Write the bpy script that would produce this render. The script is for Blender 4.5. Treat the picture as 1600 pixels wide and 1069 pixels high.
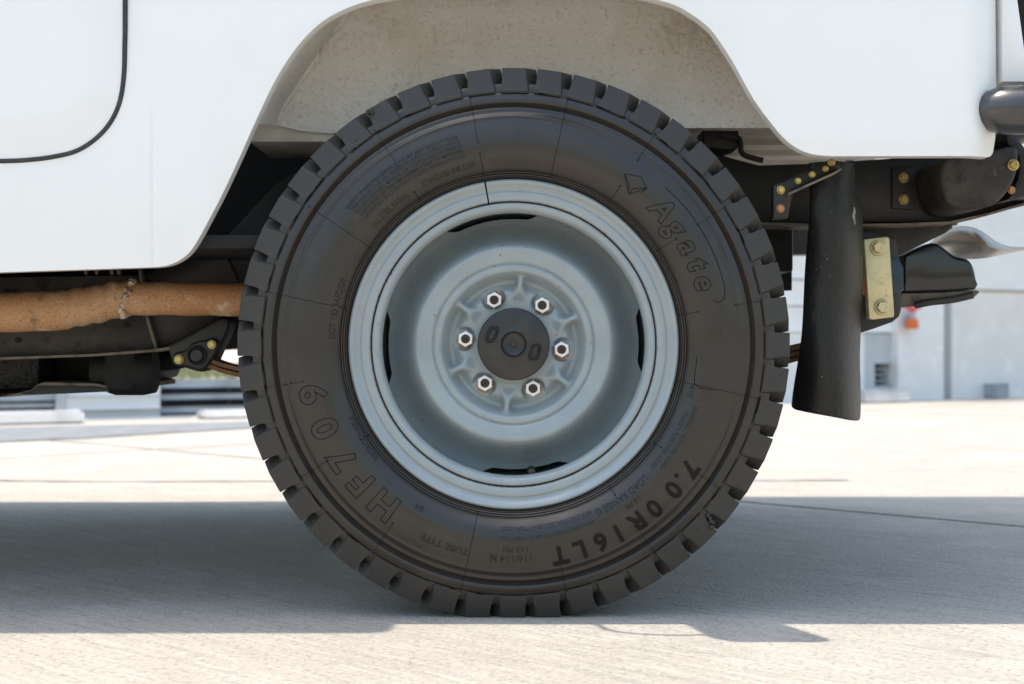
import bpy, bmesh, math, random
from mathutils import Vector, Matrix
random.seed(7)
C = bpy.context.scene
col = C.collection
for o in list(bpy.data.objects): bpy.data.objects.remove(o)
# ------------------------------------------------------------------ camera, world, sun, exposure
F, H, D0 = 2449.0, 0.3876, 2.2            # focal length in photo pixels, camera height, distance to wheel plane
PX = D0 / F                                # metres per photo pixel on the wheel plane
cam = bpy.data.objects.new('camera', bpy.data.cameras.new('camera')); col.objects.link(cam)
cam.location = (0, -D0, H); cam.rotation_euler = (math.pi/2, 0, 0)
cam.data.sensor_width = 36; cam.data.lens = F/1600*36
cam.data.clip_start = .05; cam.data.clip_end = 600
cam.data.dof.use_dof = True; cam.data.dof.focus_distance = D0 + .01; cam.data.dof.aperture_fstop = 6.3
C.camera = cam
TX, TY = .16, .043                         # sun ray slope per metre of height
elev = math.atan2(1, math.hypot(TX, TY)); azim = math.atan2(-TX, TY)
world = bpy.data.worlds.new('World'); C.world = world; world.use_nodes = True
wn = world.node_tree.nodes; wl = world.node_tree.links
sky = wn.new('ShaderNodeTexSky'); sky.sky_type = 'NISHITA'; sky.sun_disc = False
sky.sun_elevation = elev; sky.sun_rotation = azim; sky.air_density = 2.0; sky.dust_density = 3.6; sky.ozone_density = 4.0
wl.new(sky.outputs[0], wn['Background'].inputs[0]); wn['Background'].inputs[1].default_value = .15
sun = bpy.data.objects.new('sun', bpy.data.lights.new('sun', 'SUN')); col.objects.link(sun)
sun.data.energy = 2.9; sun.data.angle = math.radians(.53); sun.data.color = (1, .90, .77)
sun.rotation_euler = Vector((TX, -TY, -1)).to_track_quat('-Z', 'Y').to_euler(); sun.location = (-3, 1, 20)
C.view_settings.view_transform = 'Standard'; C.view_settings.look = 'None'
C.view_settings.exposure = .93; C.view_settings.gamma = 1; C.view_settings.use_curve_mapping = False
C.cycles.max_bounces = 10; C.cycles.diffuse_bounces = 6; C.cycles.glossy_bounces = 5
C.cycles.use_denoising = True; C.cycles.caustics_reflective = False; C.cycles.caustics_refractive = False

# ------------------------------------------------------------------ helpers
def W(px, py, y=0.0):
    D = y + D0
    return Vector(((px-800)/F*D, y, H-(py-534.5)/F*D))
def tag(o, label=None, cat=None, group=None, kind=None):
    if label: o['label'] = label
    if cat: o['category'] = cat
    if group: o['group'] = group
    if kind: o['kind'] = kind
    return o
def empty(name, loc=(0,0,0), parent=None):
    o = bpy.data.objects.new(name, None); col.objects.link(o); o.location = loc; o.empty_display_size = .1
    if parent: o.parent = parent
    return o
def link(name, me, m, parent=None, loc=(0,0,0)):
    if m and not me.materials: me.materials.append(m)
    o = bpy.data.objects.new(name, me); col.objects.link(o); o.location = loc
    if parent: o.parent = parent
    return o
def finish(bm, name, m, parent=None, loc=(0,0,0), smooth=35):
    bmesh.ops.recalc_face_normals(bm, faces=bm.faces)
    me = bpy.data.meshes.new(name); bm.to_mesh(me); bm.free()
    if smooth:
        me.shade_smooth(); me.set_sharp_from_angle(angle=math.radians(smooth))
    return link(name, me, m, parent, loc)
def crom(pts, n=5):
    P = [Vector(p) for p in pts]; out = []
    for i in range(len(P)-1):
        a = P[max(i-1,0)]; b = P[i]; c = P[i+1]; d = P[min(i+2,len(P)-1)]
        for k in range(n):
            t = k/n
            out.append(.5*((2*b)+(c-a)*t+(2*a-5*b+4*c-d)*t*t+(3*b-a-3*c+d)*t**3))
    out.append(P[-1]); return [tuple(v) for v in out]
def interp(tab, r):
    if r <= tab[0][0]: return tab[0][1]
    for (a, ya), (b, yb) in zip(tab, tab[1:]):
        if r <= b: return ya + (yb-ya)*(r-a)/(b-a)
    return tab[-1][1]
def sst(a, b, x):
    t = max(0, min(1, (x-a)/(b-a))); return t*t*(3-2*t)
def cuts(bm, axis, vals):
    no = Vector((0,0,0)); no[axis] = 1
    for v in vals:
        co = Vector((0,0,0)); co[axis] = v
        bmesh.ops.bisect_plane(bm, geom=bm.verts[:]+bm.edges[:]+bm.faces[:], plane_co=co, plane_no=no, dist=1e-5)
def frange(a, b, s):
    n = max(1, int((b-a)/s)); return [a+(b-a)*(i+1)/(n+1) for i in range(n)]
def plate_bm(pts, y, thick, bevel=.003, seg=2, step=None, deform=None):
    """outline in photo pixels projected on the plane at depth y, thickness away from the camera"""
    bm = bmesh.new()
    vs = [bm.verts.new(W(p[0], p[1], y)) for p in pts]
    bm.faces.new(vs)
    if step:
        xs = [v.co.x for v in vs]; zs = [v.co.z for v in vs]
        cuts(bm, 0, frange(min(xs), max(xs), step)); cuts(bm, 2, frange(min(zs), max(zs), step))
        bmesh.ops.remove_doubles(bm, verts=bm.verts, dist=1e-5)
    bmesh.ops.recalc_face_normals(bm, faces=bm.faces)
    fr = list(bm.verts)
    if deform:
        for v in fr: v.co.y += deform(v.co.x, v.co.z)
    be = [e for e in bm.edges if len(e.link_faces) == 1]
    r = bmesh.ops.extrude_face_region(bm, geom=bm.faces[:], use_keep_orig=True)
    new = [g for g in r['geom'] if isinstance(g, bmesh.types.BMVert)]
    newset = set(new)
    for v in new: v.co.y += thick
    bmesh.ops.recalc_face_normals(bm, faces=bm.faces)
    if bevel:
        be = [e for e in bm.edges if e.verts[0] not in newset and e.verts[1] not in newset and
              any(any(v in newset for v in f.verts) for f in e.link_faces)]
        bmesh.ops.bevel(bm, geom=be, offset=bevel, segments=seg, affect='EDGES', profile=.5, clamp_overlap=True)
    return bm
def plate(name, pts, y, thick, m, parent, smooth=35, **k):
    return finish(plate_bm(pts, y, thick, **k), name, m, parent, smooth=smooth)
def add_box(bm, x0, x1, y0, y1, z0, z1, bevel=0, M=None):
    r = bmesh.ops.create_cube(bm, size=1)
    for v in r['verts']:
        v.co = Vector((x0+(v.co.x+.5)*(x1-x0), y0+(v.co.y+.5)*(y1-y0), z0+(v.co.z+.5)*(z1-z0)))
        if M: v.co = M @ v.co
    if bevel:
        es = {e for v in r['verts'] for e in v.link_edges}
        bmesh.ops.bevel(bm, geom=list(es), offset=bevel, segments=2, affect='EDGES', profile=.5)
def box(name, x0, x1, y0, y1, z0, z1, m, parent=None, bevel=.004, M=None):
    bm = bmesh.new(); add_box(bm, x0, x1, y0, y1, z0, z1, bevel, M); return finish(bm, name, m, parent)
def tube_bm(bm, pts, rad, seg=12, caps=True):
    """round tube along world points; rad number or list"""
    P = [Vector(p) for p in pts]; rings = []
    up = Vector((0,1,0))
    for i, p in enumerate(P):
        t = (P[min(i+1,len(P)-1)]-P[max(i-1,0)]).normalized()
        a = t.cross(up)
        if a.length < 1e-3: a = t.cross(Vector((0,0,1)))
        a.normalize(); b = t.cross(a).normalized()
        r = rad[i] if isinstance(rad, (list,tuple)) else rad
        rings.append([bm.verts.new(p+a*r*math.cos(2*math.pi*k/seg)+b*r*math.sin(2*math.pi*k/seg)) for k in range(seg)])
    for A, B in zip(rings, rings[1:]):
        for k in range(seg): bm.faces.new((A[k], A[(k+1)%seg], B[(k+1)%seg], B[k]))
    if caps:
        bm.faces.new(rings[0]); bm.faces.new(rings[-1])
    return rings
def tube(name, pts, rad, m, parent=None, seg=12, smooth=50):
    bm = bmesh.new(); tube_bm(bm, pts, rad, seg); return finish(bm, name, m, parent, smooth=smooth)
def lathe_bm(prof, n=96, closed=False, radial=None):
    """prof: list of (radius in metres, y). axis = y through the origin"""
    bm = bmesh.new(); rings = []
    for (r, y) in prof:
        rings.append([bm.verts.new((r*math.cos(2*math.pi*k/n), y, r*math.sin(2*math.pi*k/n))) for k in range(n)])
    L = len(rings)
    for i in range(L if closed else L-1):
        A = rings[i]; B = rings[(i+1) % L]
        for k in range(n): bm.faces.new((A[k], A[(k+1)%n], B[(k+1)%n], B[k]))
    return bm, rings
def lathe(name, prof_px, m, parent, n=192, closed=False, loc=(0,0,0), smooth=40, cap=False):
    bm, rings = lathe_bm([(r*PX, y) for r, y in prof_px], n, closed)
    if cap: bm.faces.new(rings[-1])
    return finish(bm, name, m, parent, loc, smooth)

# ------------------------------------------------------------------ materials
def mat(name, base, rough=.5, metal=0.0, var=(), bump=None, rvar=None, coat=0.0, spec=.5, coords='Object'):
    """var: list of (scale, colour, lo, hi, detail[, stretch]) noise layers mixed over the base colour"""
    m = bpy.data.materials.new(name); m.use_nodes = True
    nt = m.node_tree; N = nt.nodes; L = nt.links; b = N['Principled BSDF']
    b.inputs['Roughness'].default_value = rough; b.inputs['Metallic'].default_value = metal
    b.inputs['Coat Weight'].default_value = coat; b.inputs['Coat Roughness'].default_value = .08 if name != 'tyre_rubber' else .24
    b.inputs['Specular IOR Level'].default_value = spec
    tc = N.new('ShaderNodeTexCoord'); out = tc.outputs[coords]
    rgb = N.new('ShaderNodeRGB'); rgb.outputs[0].default_value = (*base, 1); cur = rgb.outputs[0]
    for i, v in enumerate(var):
        sc, c, lo, hi, det = v[:5]
        src = out
        if len(v) > 5:
            mp = N.new('ShaderNodeMapping'); L.new(out, mp.inputs[0])
            mp.vector_type = 'TEXTURE'; mp.inputs['Scale'].default_value = [1/q for q in v[5]]
            if len(v) > 6: mp.inputs['Rotation'].default_value = v[6]
            src = mp.outputs[0]
        nz = N.new('ShaderNodeTexNoise'); nz.inputs['Scale'].default_value = sc; nz.inputs['Detail'].default_value = det
        nz.inputs['Roughness'].default_value = .6
        L.new(src, nz.inputs['Vector'])
        rp = N.new('ShaderNodeMapRange'); rp.inputs[1].default_value = lo; rp.inputs[2].default_value = hi
        L.new(nz.outputs[0], rp.inputs[0])
        mx = N.new('ShaderNodeMix'); mx.data_type = 'RGBA'
        L.new(rp.outputs[0], mx.inputs[0]); L.new(cur, mx.inputs[6]); mx.inputs[7].default_value = (*c, 1)
        cur = mx.outputs[2]
    L.new(cur, b.inputs['Base Color'])
    if rvar:
        nz = N.new('ShaderNodeTexNoise'); nz.inputs['Scale'].default_value = rvar[0]; nz.inputs['Detail'].default_value = 4
        L.new(out, nz.inputs['Vector'])
        rp = N.new('ShaderNodeMapRange'); rp.inputs[1].default_value = .3; rp.inputs[2].default_value = .7
        rp.inputs[3].default_value = rvar[1]; rp.inputs[4].default_value = rvar[2]
        L.new(nz.outputs[0], rp.inputs[0]); L.new(rp.outputs[0], b.inputs['Roughness'])
    if bump:
        sc, st, dist = bump[:3]
        src = out
        if len(bump) > 3:
            mp = N.new('ShaderNodeMapping'); L.new(out, mp.inputs[0]); mp.vector_type = 'TEXTURE'; mp.inputs['Scale'].default_value = [1/q for q in bump[3]]
            if len(bump) > 4: mp.inputs['Rotation'].default_value = bump[4]
            src = mp.outputs[0]
        nz = N.new('ShaderNodeTexNoise'); nz.inputs['Scale'].default_value = sc; nz.inputs['Detail'].default_value = 5
        L.new(src, nz.inputs['Vector'])
        bp = N.new('ShaderNodeBump'); bp.inputs['Strength'].default_value = st; bp.inputs['Distance'].default_value = dist
        L.new(nz.outputs[0], bp.inputs['Height']); L.new(bp.outputs[0], b.inputs['Normal'])
    m['cur'] = cur.node.name
    return m
def attr_stain(m, attr, colour, scale, lo, hi, rough=.85):
    """mix a stain colour where the mesh attribute (times noise) is high"""
    nt = m.node_tree; N = nt.nodes; L = nt.links; b = N['Principled BSDF']
    cur = b.inputs['Base Color'].links[0].from_socket
    at = N.new('ShaderNodeAttribute'); at.attribute_name = attr
    tc = N.new('ShaderNodeTexCoord'); nz = N.new('ShaderNodeTexNoise'); nz.inputs['Scale'].default_value = scale; nz.inputs['Detail'].default_value = 6
    L.new(tc.outputs['Object'], nz.inputs['Vector'])
    mu = N.new('ShaderNodeMath'); mu.operation = 'MULTIPLY'; L.new(at.outputs['Fac'], mu.inputs[0]); L.new(nz.outputs[0], mu.inputs[1])
    rp = N.new('ShaderNodeMapRange'); rp.inputs[1].default_value = lo; rp.inputs[2].default_value = hi; L.new(mu.outputs[0], rp.inputs[0])
    mx = N.new('ShaderNodeMix'); mx.data_type = 'RGBA'; L.new(rp.outputs[0], mx.inputs[0]); L.new(cur, mx.inputs[6]); mx.inputs[7].default_value = (*colour, 1)
    L.new(mx.outputs[2], b.inputs['Base Color'])
def set_attr(o, name, fn):
    me = o.data; a = me.attributes.new(name, 'FLOAT', 'POINT')
    for i, v in enumerate(me.vertices): a.data[i].value = fn(v.co)

M = {}
R45 = (0, 0, math.radians(-45))
M['paint'] = mat('white_paint', (.865, .855, .835), .28, coat=.5, var=[(9, (.845, .835, .815), .45, .75, 3)])
attr_stain(M['paint'], 'rust', (.36, .17, .07), 90, .42, .5)
M['rim'] = mat('grey_wheel_paint', (.29, .33, .345), .24, coat=.15, var=[(14, (.325, .36, .36), .42, .7, 4), (200, (.30, .17, .09), .73, .77, 3), (40, (.25, .28, .28), .62, .78, 6)], bump=(160, .06, .002))
attr_stain(M['rim'], 'rust', (.27, .14, .07), 300, .43, .56)
M['disc'] = mat('grey_disc_paint', (.275, .318, .33), .2, coat=.4, var=[(20, (.31, .355, .36), .42, .68, 4), (130, (.30, .14, .06), .72, .75, 2)], bump=(70, .05, .003))
attr_stain(M['disc'], 'rust', (.36, .14, .05), 150, .29, .42)
M['rubber'] = mat('tyre_rubber', (.018, .0138, .010), .30, coat=.2, spec=.5, var=[(5, (.023, .017, .012), .4, .7, 4), (420, (.06, .055, .05), .68, .80, 2), (2.2, (.026, .0195, .0135), .5, .72, 7), (30, (.034, .027, .020), .60, .78, 7)], rvar=(18, .26, .42), bump=(240, .05, .001))
M['letter'] = mat('moulded_letter_rubber', (.004, .004, .004), .5, spec=.25, bump=(300, .05, .001))
M['seam'] = mat('mould_line_rubber', (.007, .0065, .006), .6, spec=.25)
M['print'] = mat('small_print_rubber', (.009, .008, .007), .42, spec=.4)
M['block'] = mat('tread_rubber', (.029, .0265, .024), .5, var=[(10, (.044, .037, .030), .45, .75, 4)], bump=(200, .12, .001))
M['cap'] = mat('black_cap_paint', (.020, .019, .018), .38, var=[(25, (.045, .038, .03), .45, .75, 5)], bump=(120, .06, .001))
M['nut'] = mat('white_zinc', (.78, .75, .72), .38, metal=.25, var=[(120, (.6, .45, .35), .68, .8, 3)])
M['stud'] = mat('stud_steel', (.09, .065, .05), .5, metal=.6)
M['liner'] = mat('wheel_well_coating', (.84, .81, .76), .8, var=[(3.2, (.70, .63, .54), .48, .66, 6), (150, (.60, .53, .45), .58, .74, 4), (75, (.50, .42, .34), .66, .80, 5), (260, (.30, .24, .18), .68, .76, 3)], bump=(150, 1.0, .006))
attr_stain(M['liner'], 'dirt', (.33, .255, .18), 85, .22, .72)
M['black'] = mat('chassis_black', (.016, .015, .014), .5, var=[(9, (.045, .038, .03), .48, .78, 6), (260, (.16, .13, .10), .74, .82, 2)], bump=(130, .2, .002))
M['dusty'] = mat('dusty_chassis_black', (.024, .021, .018), .6, var=[(7, (.085, .07, .052), .45, .72, 7), (45, (.012, .011, .010), .5, .7, 6), (300, (.28, .23, .17), .68, .78, 3), (30, (.14, .115, .085), .66, .78, 7)], bump=(150, .25, .002))
M['dustlip'] = mat('dusty_flange', (.20, .16, .12), .7, var=[(30, (.05, .04, .03), .5, .7, 5)])
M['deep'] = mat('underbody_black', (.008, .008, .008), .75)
M['glit'] = mat('undercoat_black', (.010, .010, .010), .4, var=[(170, (.14, .14, .14), .67, .74, 3)], bump=(150, .9, .006))
M['flap'] = mat('old_flap_rubber', (.005, .005, .0048), .45, spec=.4, var=[(12, (.014, .013, .012), .45, .75, 6, (4,4,.6)), (260, (.26, .24, .21), .70, .76, 2), (60, (.010, .010, .010), .60, .72, 3, (3,3,.5))], bump=(90, .35, .003, (1.6,1.6,.6)))
M['pipe'] = mat('rusty_exhaust', (.52, .275, .13), .72, var=[(14, (.58, .40, .25), .45, .62, 6), (7, (.46, .19, .06), .44, .64, 6), (330, (.27, .14, .07), .52, .68, 4), (26, (.20, .115, .065), .60, .70, 7), (18, (.70, .55, .39), .56, .70, 7), (420, (.74, .60, .44), .60, .74, 4)], bump=(260, .5, .002))
M['weld'] = mat('weld_bead', (.66, .54, .42), .7, var=[(90, (.25, .13, .07), .5, .6, 4)], bump=(120, .6, .003))
M['spring'] = mat('rusty_spring', (.20, .10, .045), .7, var=[(30, (.06, .04, .03), .5, .7, 5)])
M['gold'] = mat('yellow_zinc', (.62, .47, .17), .33, metal=.75, var=[(60, (.42, .33, .17), .5, .7, 4)])
M['plate'] = mat('yellow_zinc_plate', (.66, .57, .33), .42, metal=.45, var=[(16, (.5, .40, .2), .5, .72, 5), (30, (.70, .55, .42), .55, .72, 5), (55, (.33, .26, .14), .58, .74, 6), (260, (.2,.15,.08), .68, .76, 2)])
M['copper'] = mat('red_zinc', (.5, .25, .13), .4, metal=.7)
M['bumper'] = mat('black_bumper', (.055, .055, .057), .22, metal=.55, coat=.4, rvar=(14, .16, .34), var=[(8, (.10, .095, .09), .5, .75, 4)])
M['steel'] = mat('stainless', (.60, .55, .48), .26, metal=.85, bump=(20, .05, .003))
M['gloss'] = mat('gloss_black', (.012, .012, .013), .18, coat=.3)
M['blue'] = mat('dark_blue_paint', (.012, .03, .05), .3)
M['red'] = mat('red_plastic', (.55, .16, .11), .5)
M['seal'] = mat('rubber_seal', (.028, .029, .031), .6, var=[(70, (.06, .058, .055), .5, .7, 4)], bump=(160, .4, .002))
M['glass'] = mat('dark_glass', (.01, .012, .014), .05)
M['inner'] = mat('bed_floor_coating', (.74, .68, .58), .75, var=[(14, (.58, .51, .42), .45, .7, 5)], bump=(120, .3, .003))
M['concrete'] = mat('broom_concrete', (.37, .34, .30), .85, var=[
    (.9, (.31, .285, .25), .42, .66, 7), (4, (.42, .39, .35), .5, .72, 6),
    (1.0, (.21, .195, .172), .52, .84, 5, (4, 62, 1), R45), (1.0, (.48, .45, .40), .52, .80, 4, (7, 90, 1), R45),
    (1.0, (.20, .185, .165), .60, .80, 6, (1.2, 26, 1), R45),
    (110, (.15, .14, .125), .52, .78, 3), (150, (.56, .53, .48), .56, .80, 3), (22, (.26, .245, .22), .60, .78, 5),
    (45, (.07, .065, .055), .73, .78, 2)],
    bump=(210, .75, .004))
nt = M['concrete'].node_tree                                  # each slab poured a little differently
oi = nt.nodes.new('ShaderNodeObjectInfo'); rp = nt.nodes.new('ShaderNodeMapRange'); rp.inputs[3].default_value = .95; rp.inputs[4].default_value = 1.1
hs = nt.nodes.new('ShaderNodeHueSaturation'); b = nt.nodes['Principled BSDF']; cs = b.inputs['Base Color'].links[0].from_socket
nt.links.new(oi.outputs['Random'], rp.inputs[0]); nt.links.new(rp.outputs[0], hs.inputs['Value']); nt.links.new(cs, hs.inputs['Color']); nt.links.new(hs.outputs[0], b.inputs['Base Color'])
M['tar'] = mat('joint_filler', (.17, .16, .15), .8, var=[(40, (.25, .24, .22), .4, .7, 4)])
M['wall'] = mat('pale_wall_paint', (.70, .70, .69), .7, var=[(1.6, (.62, .63, .62), .42, .7, 6), (8, (.75, .75, .74), .5, .7, 5)], bump=(50, .15, .004))
M['board'] = mat('pale_board_paint', (.74, .75, .75), .65, var=[(3, (.66, .68, .69), .45, .7, 5)])
M['bluegrey'] = mat('blue_grey_paint', (.46, .50, .53), .6, var=[(3, (.41, .45, .49), .45, .7, 5)])
M['rail'] = mat('grey_rail_paint', (.36, .41, .45), .6, var=[(4, (.25, .27, .29), .45, .7, 5)])
M['dark'] = mat('dark_recess', (.03, .03, .032), .8)
M['stop'] = mat('wheel_stop_concrete', (.50, .50, .50), .85, var=[(6, (.36, .37, .38), .45, .7, 6)], bump=(60, .3, .004))
M['orange'] = mat('orange_plastic', (.60, .13, .03), .5)
M['pink'] = mat('red_cap_plastic', (.60, .10, .10), .5)
M['grass'] = mat('grass_blades', (.20, .215, .10), .7, var=[(3, (.30, .29, .17), .4, .7, 4)])

# ------------------------------------------------------------------ ground
ground = box('ground', -60, 60, -40, 90, -.25, -.012, M['concrete'], bevel=0); tag(ground, kind='structure')
P45 = Matrix.Rotation(math.radians(-45), 4, 'Z')               # slab axes: u along (1,-1), v along (1,1)
PIT, GAP = 4.6, .013
v0, u0 = 1.53, -3.35
for i in range(-2, 3):
    for j in range(-2, 4):
        a = u0+i*PIT+2*PIT/2*0; bb = v0+j*PIT
        bm = bmesh.new(); add_box(bm, a+GAP/2, a+PIT-GAP/2, bb+GAP/2, bb+PIT-GAP/2, -.2, 0, 0)
        es = [e for e in bm.edges if all(v.co.z > -.01 for v in e.verts)]
        bmesh.ops.bevel(bm, geom=es, offset=.005, segments=2, affect='EDGES')
        for v in bm.verts: v.co = P45 @ v.co
        finish(bm, 'concrete_slab', M['concrete'], ground)
tarb = bmesh.new()
def strip(bm, pts, w, z):
    L = []
    for i, (x, y) in enumerate(pts):
        ww = w*(.7+.6*random.random()); L.append((bm.verts.new((x, y-ww/2, z)), bm.verts.new((x, y+ww/2, z))))
    for (a, b_), (c, d) in zip(L, L[1:]): bm.faces.new((a, c, d, b_))
strip(tarb, [(x, 2.16+.012*math.sin(x*7)+.02*math.sin(x*2.3)) for x in [i*.06-2.6 for i in range(60)]], .022, .004)
o = finish(tarb, 'ground_crack', M['tar'], None, smooth=0); tag(o, kind='structure')

# ------------------------------------------------------------------ background wall
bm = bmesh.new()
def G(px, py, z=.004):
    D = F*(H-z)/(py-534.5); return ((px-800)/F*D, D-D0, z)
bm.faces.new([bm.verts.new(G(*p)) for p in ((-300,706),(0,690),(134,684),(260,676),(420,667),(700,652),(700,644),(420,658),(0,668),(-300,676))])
o = finish(bm, 'band', None, None, smooth=0); o.data.materials.append(mat('painted_shade_grey', (.15, .16, .17), .9, var=[(9, (.21, .22, .23), .4, .7, 5)])); tag(o, kind='structure')  # flat grey strip that paints the wall's shade onto the ground
A = Vector((-2.515, 5.5)); B = Vector((3.593, 8.8)); dW = (B-A).normalized(); nW = Vector((dW.y, -dW.x))
WM = Matrix(((dW.x, nW.x, 0, A.x), (dW.y, nW.y, 0, A.y), (0, 0, 1, 0), (0, 0, 0, 1)))   # local: s along wall, t towards camera, z up
def wall_s(px, off=0):
    k = (px-800)/F
    D = (off + A.x*nW.x + (D0+A.y)*nW.y)/(k*nW.x+nW.y)
    p = Vector((k*D, D-D0)); return (p-A).dot(dW), D
def wz(px, py, off=0):
    return H-(py-534.5)/F*wall_s(px, off)[1]
def wbox(name, p0, p1, y0, y1, off, th, m, parent, z0=None, z1=None, bevel=.006):
    mid = (p0+p1)/2
    a = wall_s(p0, off)[0]; b_ = wall_s(p1, off)[0]
    z1 = wz(mid, y0, off) if z1 is None else z1; z0 = wz(mid, y1, off) if z0 is None else z0
    return box(name, a, b_, off-th, off, z0, z1, m, parent, bevel, WM)
# right hand building
bd = empty('building', WM @ Vector((6.0, 0, 0)))
bd['label'] = 'pale grey building wall with louvred vent behind the mud flap and tow hitch'; bd['category'] = 'building'
def kid(o, p):
    o.parent = p; o.matrix_parent_inverse = Matrix.Translation(p.location).inverted(); return o
kid(wbox('wall_panel', 1486, 2300, 0, 0, -.02, .2, M['wall'], None, 0, wz(1560, 457, -.02)), bd)
kid(wbox('wall_panel', 1486, 2300, 0, 0, -.02, .2, M['wall'], None, wz(1560, 453, -.02), 3.2), bd)
kid(wbox('column', 1402, 1474, 0, 0, .06, .3, M['wall'], None, 0, 3.2), bd)
kid(wbox('corner_trim', 1475, 1485, 0, 0, -.06, .2, M['bluegrey'], None, 0, 3.2), bd)
zz = 0.0
ztop = wz(1300, 520)
kid(wbox('wall_panel', 1180, 1350, 0, 0, 0, .2, M['board'], None, 0, ztop-.001), bd)
kid(wbox('vent_surround', 1350, 1366, 0, 0, .0, .2, M['bluegrey'], None, 0, ztop-.001), bd)
kid(wbox('vent_surround', 1397, 1402, 0, 0, .0, .2, M['bluegrey'], None, 0, ztop-.001), bd)
kid(wbox('vent_surround', 1366, 1397, 521, 568, .0, .2, M['bluegrey'], None), bd)
kid(wbox('vent_surround', 1366, 1397, 602, 640, .0, .2, M['bluegrey'], None, 0), bd)
vb = kid(wbox('vent_back', 1366, 1397, 568, 602, -.12, .08, M['dark'], None), bd)
for k in range(3):
    kid(wbox('vent_slat', 1367, 1396, 575.5+9*k, 578+9*k, -.03, .05, M['rail'], None, bevel=.002), bd)
for k in range(14):
    z = ztop + k*.17
    kid(wbox('siding_board', 1180, 1402, 0, 0, .012 if k % 2 else .008, .2, M['board'], None, z+.004, z+.166), bd)
s_end = wall_s(2300, -.02)[0]
for k in range(3): kid(box('wall_panel', s_end+.02+k*5, s_end+5+k*5, -.2, -.02, 0, 3.2, M['wall'], None, .006, WM), bd)
# small outlet box near the foot of the right wall
ob = wbox('utility_box', 1555, 1575, 601, 620, .08, .1, M['rail'], None); tag(ob, 'small grey utility box low on the pale wall at the far right', 'box')
# hanging valve
vx = WM @ Vector((wall_s(1425, .12)[0], .12, 0))
hv = empty('hose_valve', (vx.x, vx.y, wz(1425, 500, .12))); tag(hv, 'small red and orange valve fixed on the pale column behind the tow hitch', 'valve')
def vpart(name, prof, m):
    bm, rings = lathe_bm(prof, 20); bm.faces.new(rings[0]); bm.faces.new(rings[-1])
    for v in bm.verts: v.co = Vector((v.co.x, v.co.z, v.co.y))
    return finish(bm, name, m, hv)
vpart('valve_body', [(.030, -.06), (.044, -.055), (.040, .0), (.026, .01)], M['orange'])
vpart('valve_neck', [(.018, .01), (.022, .05)], M['rail'])
vpart('valve_cap', [(.02, .05), (.03, .06), (.03, .085), (.015, .10)], M['pink'])
bm = bmesh.new(); tube_bm(bm, [(-.06, 0, .095), (0, 0, .075), (.06, 0, .085)], .012, 10); finish(bm, 'valve_handle', M['pink'], hv)
bm = bmesh.new(); add_box(bm, -.02, .02, .0, .08, -.01, .04, .004); finish(bm, 'valve_mount', M['rail'], hv)
# left: low boarded wall between two slatted openings
lw = empty('low_wall', WM @ Vector((.45, 0, 0))); tag(lw, 'low white boarded wall behind the rusty exhaust pipe on the left', 'wall')
y_ = [575, 598, 620, 641, 657]
for k in range(4):
    kid(wbox('board', 92, 250, y_[k], y_[k+1]-.8, .0 if k % 2 else .012, .25, M['board'], None), lw)
kid(wbox('base_board', 92, 250, 657, 668, .03, .28, M['board'], None, 0), lw)
kid(wbox('end_post', 90, 103, 610, 657, .03, .05, M['bluegrey'], None), lw)
kid(wbox('upper_wall', 92, 250, 0, 0, .0, .25, M['board'], None, wz(170, 574.5), 1.2), lw)
s_l = wall_s(-330)[0]
for k in range(4): kid(box('upper_wall', s_l-3.02-k*3, s_l-.02-k*3, -.25, 0, 0, 1.2, M['board'], None, .006, WM), lw)
for nm, lab, p0, p1, bars in (
    ('slatted_fence', 'low dark fence with grey horizontal slats just left of the tyre tread', 251, 470, [(592, 605), (615, 623), (634, 643)]),
    ('slatted_fence', 'low dark fence with grey horizontal slats at the far left edge', -330, 90, [(612, 629), (634, 640)])):
    fe = empty(nm, WM @ Vector((wall_s((p0+p1)/2)[0], 0, 0))); tag(fe, lab, 'fence', 'low slatted fences')
    for (a, b_) in bars: kid(wbox('slat', p0, p1, a, b_, -.02, .04, M['rail'], None), fe)
    kid(wbox('fence_back', p0, p1, bars[0][0]+5, 656 if p0 > 0 else 648, -.16, .04, M['dark'], None), fe)
    kid(wbox('fence_base', p0, p1, 656 if p0 > 0 else 648, 670, .0, .2, M['board'], None, 0), fe)
    for q in ((p0+3, p0+9), ((p0+p1)/2, (p0+p1)/2+6), (p1-9, p1-3)): kid(wbox('fence_post', q[0], q[1], bars[0][0], 656 if p0 > 0 else 648, -.06, .05, M['dark'], None), fe)
# wheel stops
def wheel_stop(p0, p1, ytop, ybot, off, label):
    a = wall_s(p0, off)[0]; b_ = wall_s(p1, off)[0]; h = wz((p0+p1)/2, ytop, off)
    bm = bmesh.new()
    prof = [(off-.16, 0), (off, 0), (off-.03, h), (off-.13, h)]
    va = [bm.verts.new(WM @ Vector((a, t, z))) for t, z in prof]; vb_ = [bm.verts.new(WM @ Vector((b_, t, z))) for t, z in prof]
    bm.faces.new(va); bm.faces.new(vb_)
    for k in range(4): bm.faces.new((va[k], va[(k+1)%4], vb_[(k+1)%4], vb_[k]))
    bmesh.ops.bevel(bm, geom=bm.edges[:], offset=.012, segments=2, affect='EDGES')
    o = finish(bm, 'wheel_stop', M['stop'], None); tag(o, label, 'wheel stop', 'concrete wheel stops along the wall')
wheel_stop(-260, 134, 646, 672, .45, 'pale concrete wheel stop at the far left below the exhaust pipe')
wheel_stop(319, 640, 639, 664, .35, 'pale concrete wheel stop half hidden behind the left side of the tyre')
wheel_stop(1352, 1426, 609, 632, .35, 'pale concrete wheel stop behind the mud flap on the right')
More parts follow.
